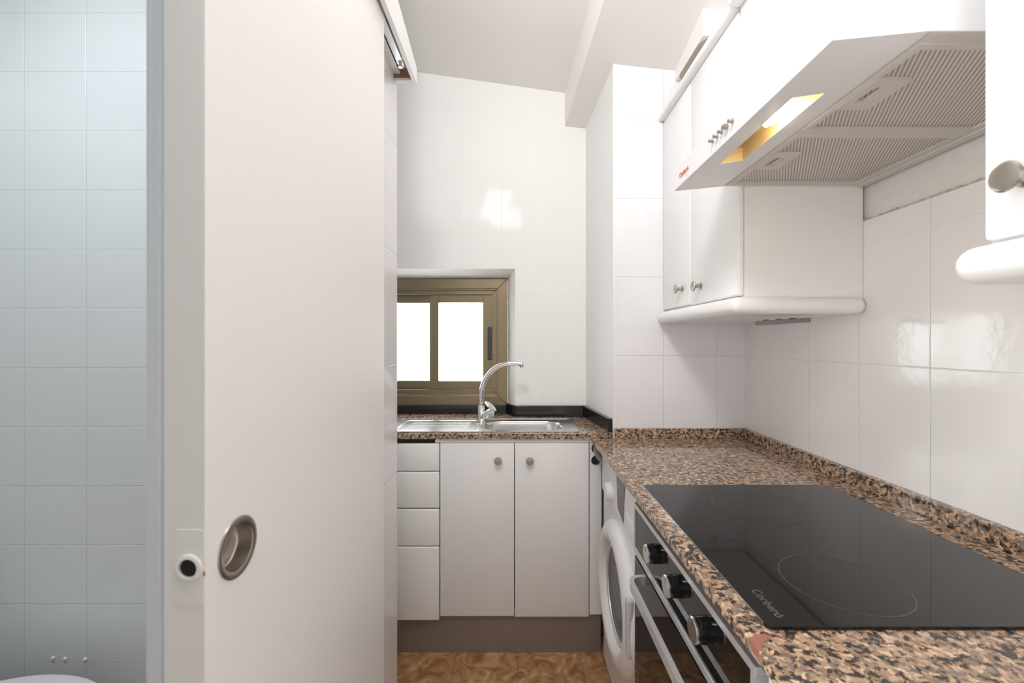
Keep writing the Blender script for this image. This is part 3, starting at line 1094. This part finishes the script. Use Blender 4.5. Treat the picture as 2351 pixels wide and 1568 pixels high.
# handle: flat bar with returns
zh = EYE - 0.619
pth = bez([(XF, 1.118, zh), (XF - 0.018, 1.116, zh), (XF - 0.034, 1.108, zh), (XF - 0.041, 1.090, zh), (XF - 0.041, 1.06, zh)], 5) + \
      [Vector((XF - 0.041, 1.06 - 0.05 * k, zh)) for k in range(1, 6)] + \
      bez([(XF - 0.041, 0.76, zh), (XF - 0.041, 0.725, zh), (XF - 0.034, 0.707, zh), (XF - 0.018, 0.699, zh), (XF, 0.697, zh)], 5)
bm = bmesh.new()
sweep(bm, pth, [(-0.0055, -0.011), (0.0055, -0.011), (0.0055, 0.011), (-0.0055, 0.011)], up=(0, 0, 1), smooth=False)
obj('handle', bm, 'alu', od, label='flat silver bar handle')

# ------------------------------------------------------------------ washing machine
XM = 0.352
wm = thing('washing_machine', 'white front-loading washing machine under worktop between oven and sink cabinet', 'washing machine', (0.62, 1.49, 0))
MY0, MY1 = 1.232, 1.740
obj('machine_body', B(XM, 0.90, MY0, MY1, 0.025, 0.862, 0.012, 4), 'enamel', wm)
for yy in (MY0 + 0.05, MY1 - 0.05):
    for xx in (XM + 0.05, 0.85):
        bm = bmesh.new()
        lathe(bm, (xx, yy, 0.0), (0, 0, 1), [(0, 0), (0, 0.018), (0.012, 0.018), (0.012, 0.008), (0.03, 0.008), (0.03, 0)], 14)
        obj('foot', bm, 'latch', wm)
pan = obj('control_panel', B(XM - 0.006, XM + 0.004, MY0 + 0.004, MY1 - 0.004, 0.705, 0.858, 0.005, 3), 'plastic', wm)
bm = bmesh.new()
lathe(bm, (XM - 0.005, 1.555, 0.756), (-1, 0, 0), [(0, 0.041), (0.004, 0.040), (0.006, 0.034), (0.022, 0.031), (0.025, 0.028), (0.025, 0)], 36)
obj('dial', bm, 'plastic', pan)
bm = bmesh.new()
prism(bm, [(XM - 0.0075, 1.462, 0.85), (XM - 0.0075, 1.478, 0.835), (XM - 0.0075, 1.462, 0.73), (XM - 0.0075, 1.385, 0.712), (XM - 0.0075, 1.372, 0.80), (XM - 0.0075, 1.36, 0.85)], (0.004, 0, 0))
obj('display', bm, 'display', pan, label='dark grey display panel')
bm = bmesh.new()
for k, yy in enumerate((1.335, 1.305, 1.275)):
    box(bm, XM - 0.008, XM - 0.004, yy, yy + 0.018, 0.735, 0.762, 0.002)
obj('button', bm, 'plastic', pan)
# porthole door
dc = (XM, 1.472, 0.437)
bm = bmesh.new()
lathe(bm, dc, (-1, 0, 0), [(0.0, 0.232), (0.008, 0.236), (0.018, 0.231), (0.028, 0.216), (0.034, 0.196), (0.034, 0.182), (0.030, 0.172), (0.018, 0.162), (0.004, 0.157)], 72)
wd = obj('porthole_door', bm, 'plastic', wm)
bm = bmesh.new()
lathe(bm, dc, (-1, 0, 0), [(0.006, 0.158), (0.012, 0.154), (0.013, 0.148), (0.010, 0.143), (0.004, 0.141)], 64)
obj('inner_ring', bm, 'alu', wd)
bm = bmesh.new()
lathe(bm, dc, (-1, 0, 0), [(0.004, 0.142), (0.008, 0.134), (0.004, 0.110), (0.0015, 0.06), (0.0015, 0.0)], 64)
obj('porthole_glass', bm, 'display', wd, label='dark porthole glass')
bm = bmesh.new()
box(bm, XM - 0.031, XM - 0.010, 1.246, 1.276, 0.372, 0.545, 0.008, 4)
obj('door_handle', bm, 'lilac', wd, label='pale grey handle block')

# ------------------------------------------------------------------ end cabinet under the near end of the worktop
ec = thing('base_cabinet', 'white base cabinet below near end of worktop beside the oven', 'cabinet', (0.62, 0.38, 0.0))
obj('carcass', B(XF + 0.02, 0.94, 0.20, 0.575, 0.0, ZW - 0.030), 'melamine', ec)
smooth(obj('door', B(XF, XF + 0.018, 0.205, 0.572, 0.15, ZW - 0.040, 0.002), 'melamine', ec))

# ------------------------------------------------------------------ wall cabinets
XD = 0.609


def knob_x(parent, x, y, z, r=0.017):
    bm = bmesh.new()
    lathe(bm, (x, y, z), (-1, 0, 0), [(0, 0.0125), (0.0015, 0.0125), (0.004, 0.007), (0.010, 0.0055), (0.018, 0.0075), (0.022, r - 0.002), (0.0245, r), (0.027, r - 0.0015), (0.028, r - 0.005), (0.0283, 0)], 32)
    return obj('knob', bm, 'satin', parent, label='satin nickel knob')


far = thing('wall_cabinet', 'white two-door wall cabinet in far corner next to tiled column', 'cabinet', (0.78, 1.48, EYE + 0.075))
obj('carcass', B(XD + 0.0185, 0.9485, 1.177, 1.784, EYE + 0.112, EYE + 0.925), 'cab', far)
for y0, y1, ky, kz in ((1.181, 1.5035, 1.422, EYE + 0.183), (1.5065, 1.782, 1.579, EYE + 0.192)):
    z0 = EYE + (0.126 if y0 < 1.3 else 0.130)
    d = smooth(obj('door', B(XD, XD + 0.0178, y0, y1, z0, EYE + 0.908, 0.006, 3), 'cab', far))
    knob_x(d, XD, ky, kz)
bm = bmesh.new()
box(bm, 0.582, 0.946, 1.152, 1.784, EYE + 0.074, EYE + 0.121, 0.0225, 8)
smooth(obj('moulding', bm, 'cab', far, label='rounded bullnose moulding along the bottom'), 40)
bm = bmesh.new()
box(bm, 0.588, 0.946, 1.180, 1.784, EYE + 0.909, EYE + 0.938, 0.012, 6)
smooth(obj('cornice', bm, 'cab', far), 40)

# narrow metal strip under that cabinet
bm = bmesh.new()
box(bm, -0.066, 0.066, -0.016, 0.016, -0.006, 0.006, 0.002)
for k in range(3):
    box(bm, -0.045 + k * 0.034, -0.037 + k * 0.034, -0.012, 0.018, 0.004, 0.009)
bm.transform(Matrix.Translation((0.752, 1.215, EYE + 0.056)) @ Matrix.Rotation(math.radians(-3.5), 4, 'Y') @ Matrix.Rotation(math.radians(-14), 4, 'Z'))
tag(obj('metal_strip', bm, 'strip'), 'narrow grey metal strip hanging under far wall cabinet', 'strip')

# short cabinet above the hood
hc = thing('wall_cabinet', 'short white wall cabinet directly above the extractor hood', 'cabinet', (0.78, 0.88, EYE + 0.57))
obj('carcass', B(XD + 0.0185, 0.9485, 0.590, 1.174, EYE + 0.575, EYE + 0.925), 'cab', hc)
for y0, y1 in ((0.592, 1.172),):
    smooth(obj('door', B(XD, XD + 0.0178, y0, y1, EYE + 0.58, EYE + 0.908, 0.006, 3), 'cab', hc))
bm = bmesh.new()
box(bm, 0.575, 0.946, 0.586, 1.1785, EYE + 0.909, EYE + 0.945, 0.012, 6)
smooth(obj('cornice', bm, 'cab', hc), 40)

# near cabinet at the right edge of the photo
nc = thing('wall_cabinet', 'white wall cabinet nearest the camera with one large round knob', 'cabinet', (0.78, 0.38, EYE + 0.075))
obj('carcass', B(XD + 0.0185, 0.9485, 0.20, 0.567, EYE + 0.112, EYE + 0.925), 'cab', nc)
d = smooth(obj('door', B(XD, XD + 0.0178, 0.20, 0.562, EYE + 0.130, EYE + 0.908, 0.006, 3), 'cab', nc))
knob_x(d, XD, 0.514, EYE + 0.197, 0.0185)
bm = bmesh.new()
box(bm, 0.580, 0.946, 0.20, 0.582, EYE + 0.074, EYE + 0.123, 0.0235, 8)
smooth(obj('moulding', bm, 'cab', nc, label='rounded bullnose moulding along the bottom'), 40)

# ------------------------------------------------------------------ extractor hood
hd = thing('extractor_hood', 'white extractor hood with lit lamp and two grease filters', 'hood', (0.70, 0.885, EYE + 0.41))
HY0, HY1 = 0.587, 1.1755
HB = EYE + 0.424          # underside of the filter deck
XLIP = 0.431


def lip_z(x):             # underside of the front visor
    return EYE + 0.4105 + (x - XLIP) * 0.105


# shell: lip, sloping front, top, back and the two side cheeks
bm = bmesh.new()
prof = [(XLIP, EYE + 0.4105), (XLIP - 0.003, EYE + 0.462), (0.60, EYE + 0.555), (0.60, EYE + 0.573), (0.948, EYE + 0.573), (0.948, HB + 0.012), (0.945, HB + 0.012),
        (0.945, HB + 0.140), (0.56, HB + 0.120), (XLIP + 0.003, EYE + 0.455), (XLIP + 0.003, EYE + 0.4105)]
prism(bm, [(x, HY0 + 0.003, z) for x, z in prof], (0, HY1 - HY0 - 0.006, 0))
for y0 in (HY0, HY1 - 0.003):
    cheek = [(XLIP, EYE + 0.4105), (XLIP - 0.0029, EYE + 0.4618), (0.60, EYE + 0.555), (0.948, EYE + 0.57), (0.948, HB), (0.567, HB)]
    prism(bm, [(x, y0, z) for x, z in cheek], (0, 0.003, 0))
obj('hood_shell', bm, 'enamel', hd)

# visor underside with the lamp opening (a sloping plate)
lamp = [(0.477, 1.008), (0.527, 1.000), (0.522, 0.728), (0.470, 0.733)]
bm = bmesh.new()
plate(bm, [(XLIP + 0.003, HY0 + 0.003), (0.567, HY0 + 0.003), (0.567, HY1 - 0.003), (XLIP + 0.003, HY1 - 0.003)], [lamp],
      lambda x, y: (x, y, lip_z(x)), (0, 0, 0.0025))
vis = obj('visor', bm, 'enamel', hd)
# lamp recess
bm = bmesh.new()
lowr = [Vector((x, y, lip_z(x) + 0.0005)) for x, y in lamp]
uppr = [Vector((x + (0.004 if x < 0.5 else -0.002), y, lip_z(x) + 0.030)) for x, y in lamp]
a = [bm.verts.new(p) for p in lowr]
b2 = [bm.verts.new(p) for p in uppr]
for i in range(4):
    bm.faces.new((a[i], a[(i + 1) % 4], b2[(i + 1) % 4], b2[i]))
bm.faces.new(b2)
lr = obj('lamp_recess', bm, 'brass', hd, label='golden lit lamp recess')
bm = bmesh.new()
lathe(bm, (0.499, 0.79, lip_z(0.5) + 0.017), (0, 1, 0), [(0, 0), (0.004, 0.008), (0.02, 0.0105), (0.05, 0.0105), (0.07, 0.007), (0.078, 0)], 20)
obj('bulb', bm, 'bulb', lr, label='glowing bulb')
pl = bpy.data.lights.new('hood_bulb_light', 'POINT')
pl.energy = 0.22
pl.color = (1.0, 0.80, 0.48)
pl.shadow_soft_size = 0.012
plo = bpy.data.objects.new('hood_bulb_light', pl)
plo.location = (0.499, 0.83, lip_z(0.5) + 0.003)
COL.objects.link(plo)

# switches and lettering on the front lip
for k, yy in enumerate((0.938, 0.917, 0.897, 0.876, 0.853)):
    bm = bmesh.new()
    zc = EYE + 0.437
    xl = XLIP - 0.0015
    if k == 3:
        box(bm, xl - 0.010, xl, yy - 0.007, yy + 0.007, zc - 0.004, zc + 0.004, 0.0015)
    else:
        lathe(bm, (xl, yy, zc), (-1, 0, 0), [(0, 0), (0, 0.0048), (0.003, 0.0048), (0.004, 0.0036), (0.010, 0.0036), (0.0105, 0.0)], 16)
    obj('switch', bm, 'satin', hd)
bm = text_bm('Corberó', 0.0165, (XLIP - 0.0028, 1.100, EYE + 0.4335), (0, -1, 0), (0, 0, 1), (-1, 0, 0), 0.0003, 0.0)
obj('lettering', bm, 'red', hd, label='red printed name')

# filter deck frame and two filters
bm = bmesh.new()
deck_holes = [[(0.580, 0.612), (0.918, 0.612), (0.918, 0.862), (0.580, 0.862)], [(0.580, 0.882), (0.918, 0.882), (0.918, 1.152), (0.580, 1.152)]]
plate(bm, [(0.569, HY0 + 0.003), (0.948, HY0 + 0.003), (0.948, HY1 - 0.003), (0.569, HY1 - 0.003)], deck_holes, lambda x, y: (x, y, HB), (0, 0, 0.004))
box(bm, 0.925, 0.948, HY0, HY1, HB - 0.004, HB + 0.006, 0.002)
obj('filter_deck', bm, 'hoodgrey', hd)
for y0, y1, ly0, ly1 in ((0.612, 0.862, 0.692, 0.782), (0.882, 1.152, 0.965, 1.055)):
    fl = obj('grease_filter', B(0.580, 0.918, y0, y1, HB + 0.003, HB + 0.008), 'mesh', hd, label='fine ribbed metal mesh')
    bm = bmesh.new()
    box(bm, 0.574, 0.586, y0, y1, HB - 0.0015, HB + 0.006)
    box(bm, 0.908, 0.918, y0, y1, HB - 0.0015, HB + 0.006)
    box(bm, 0.586, 0.908, y0, y0 + 0.012, HB - 0.0015, HB + 0.006)
    box(bm, 0.586, 0.908, y1 - 0.007, y1, HB - 0.0015, HB + 0.006)
    obj('filter_frame', bm, 'hoodgrey', fl)
    ym = (ly0 + ly1) / 2
    bm = bmesh.new()
    slot = rrect(0.606, ym, 0.022, 0.046, 0.004)
    plate(bm, [(0.580, ly0), (0.640, ly0 + 0.004), (0.640, ly1), (0.580, ly1)], [slot], lambda x, y: (x, y, HB - 0.003), (0, 0, 0.006))
    obj('latch_plate', bm, 'hoodgrey', fl)
    obj('latch_grip', B(0.610, 0.6165, ym - 0.022, ym + 0.022, HB - 0.002, HB + 0.003, 0.001), 'hoodgrey', fl)

# ------------------------------------------------------------------ bathroom
tl = thing('toilet', 'white toilet with closed lid below the bathroom tiles at left', 'toilet', (-1.25, 0.965, 0.0))


def oval(cx, cy, a_front, a_back, b, n=48):
    out = []
    for k in range(n):
        t = 2 * math.pi * k / n
        c, s = math.cos(t), math.sin(t)
        out.append((cx + (a_front if c > 0 else a_back) * c, cy + b * s * (1.0 if c > 0 else 1.0)))
    return out


def loft(bm, loops):
    rg = [[bm.verts.new(p) for p in lp] for lp in loops]
    n = len(rg[0])
    for r0, r1 in zip(rg[:-1], rg[1:]):
        for i in range(n):
            bm.faces.new((r0[i], r0[(i + 1) % n], r1[(i + 1) % n], r1[i])).smooth = True
    bm.faces.new(rg[0][::-1])
    bm.faces.new(rg[-1]).smooth = True
    bmesh.ops.recalc_face_normals(bm, faces=list(bm.faces))
    return bm


bm = bmesh.new()
loft(bm, [[(x, y, z) for x, y in oval(-1.24, 0.965, 0.27 * s, 0.24 * s, 0.185 * w)] for s, w, z in
          ((0.62, 0.55, 0.0), (0.60, 0.52, 0.10), (0.72, 0.68, 0.20), (0.90, 0.92, 0.30), (0.98, 0.98, 0.375), (0.96, 0.96, 0.385))])
obj('bowl', bm, 'ceramic', tl)
bm = bmesh.new()
loft(bm, [[(x, y, z) for x, y in oval(-1.24, 0.965, 0.275 * s, 0.25 * s, 0.19 * s)] for s, z in ((0.97, 0.386), (1.0, 0.390), (1.0, 0.400), (0.985, 0.406), (0.90, 0.412), (0.5, 0.416))])
obj('lid', bm, 'plastic', tl)
bm = B(-1.795, -1.585, 0.775, 1.155, 0.385, 0.76, 0.02, 3)
box(bm, -1.795, -1.47, 0.83, 1.10, 0.0, 0.385, 0.02, 3)
smooth(obj('cistern', bm, 'ceramic', tl))

for i, (px, py) in enumerate(((122, 1510), (150, 1512), (196, 1513))):
    q = P(px, py, 1.25)
    bm = bmesh.new()
    lathe(bm, q, (0, -1, 0), [(0, 0.0055), (0.003, 0.005), (0.005, 0.0035), (0.0055, 0.0)], 14)
    lab = ('leftmost white screw cap on the bathroom tiles above toilet lid', 'middle white screw cap on the bathroom tiles above toilet lid', 'rightmost white screw cap on the bathroom tiles above toilet lid')[i]
    tag(obj('screw_cap', bm, 'plastic'), lab, 'screw cap', 'screw caps on the bathroom wall')
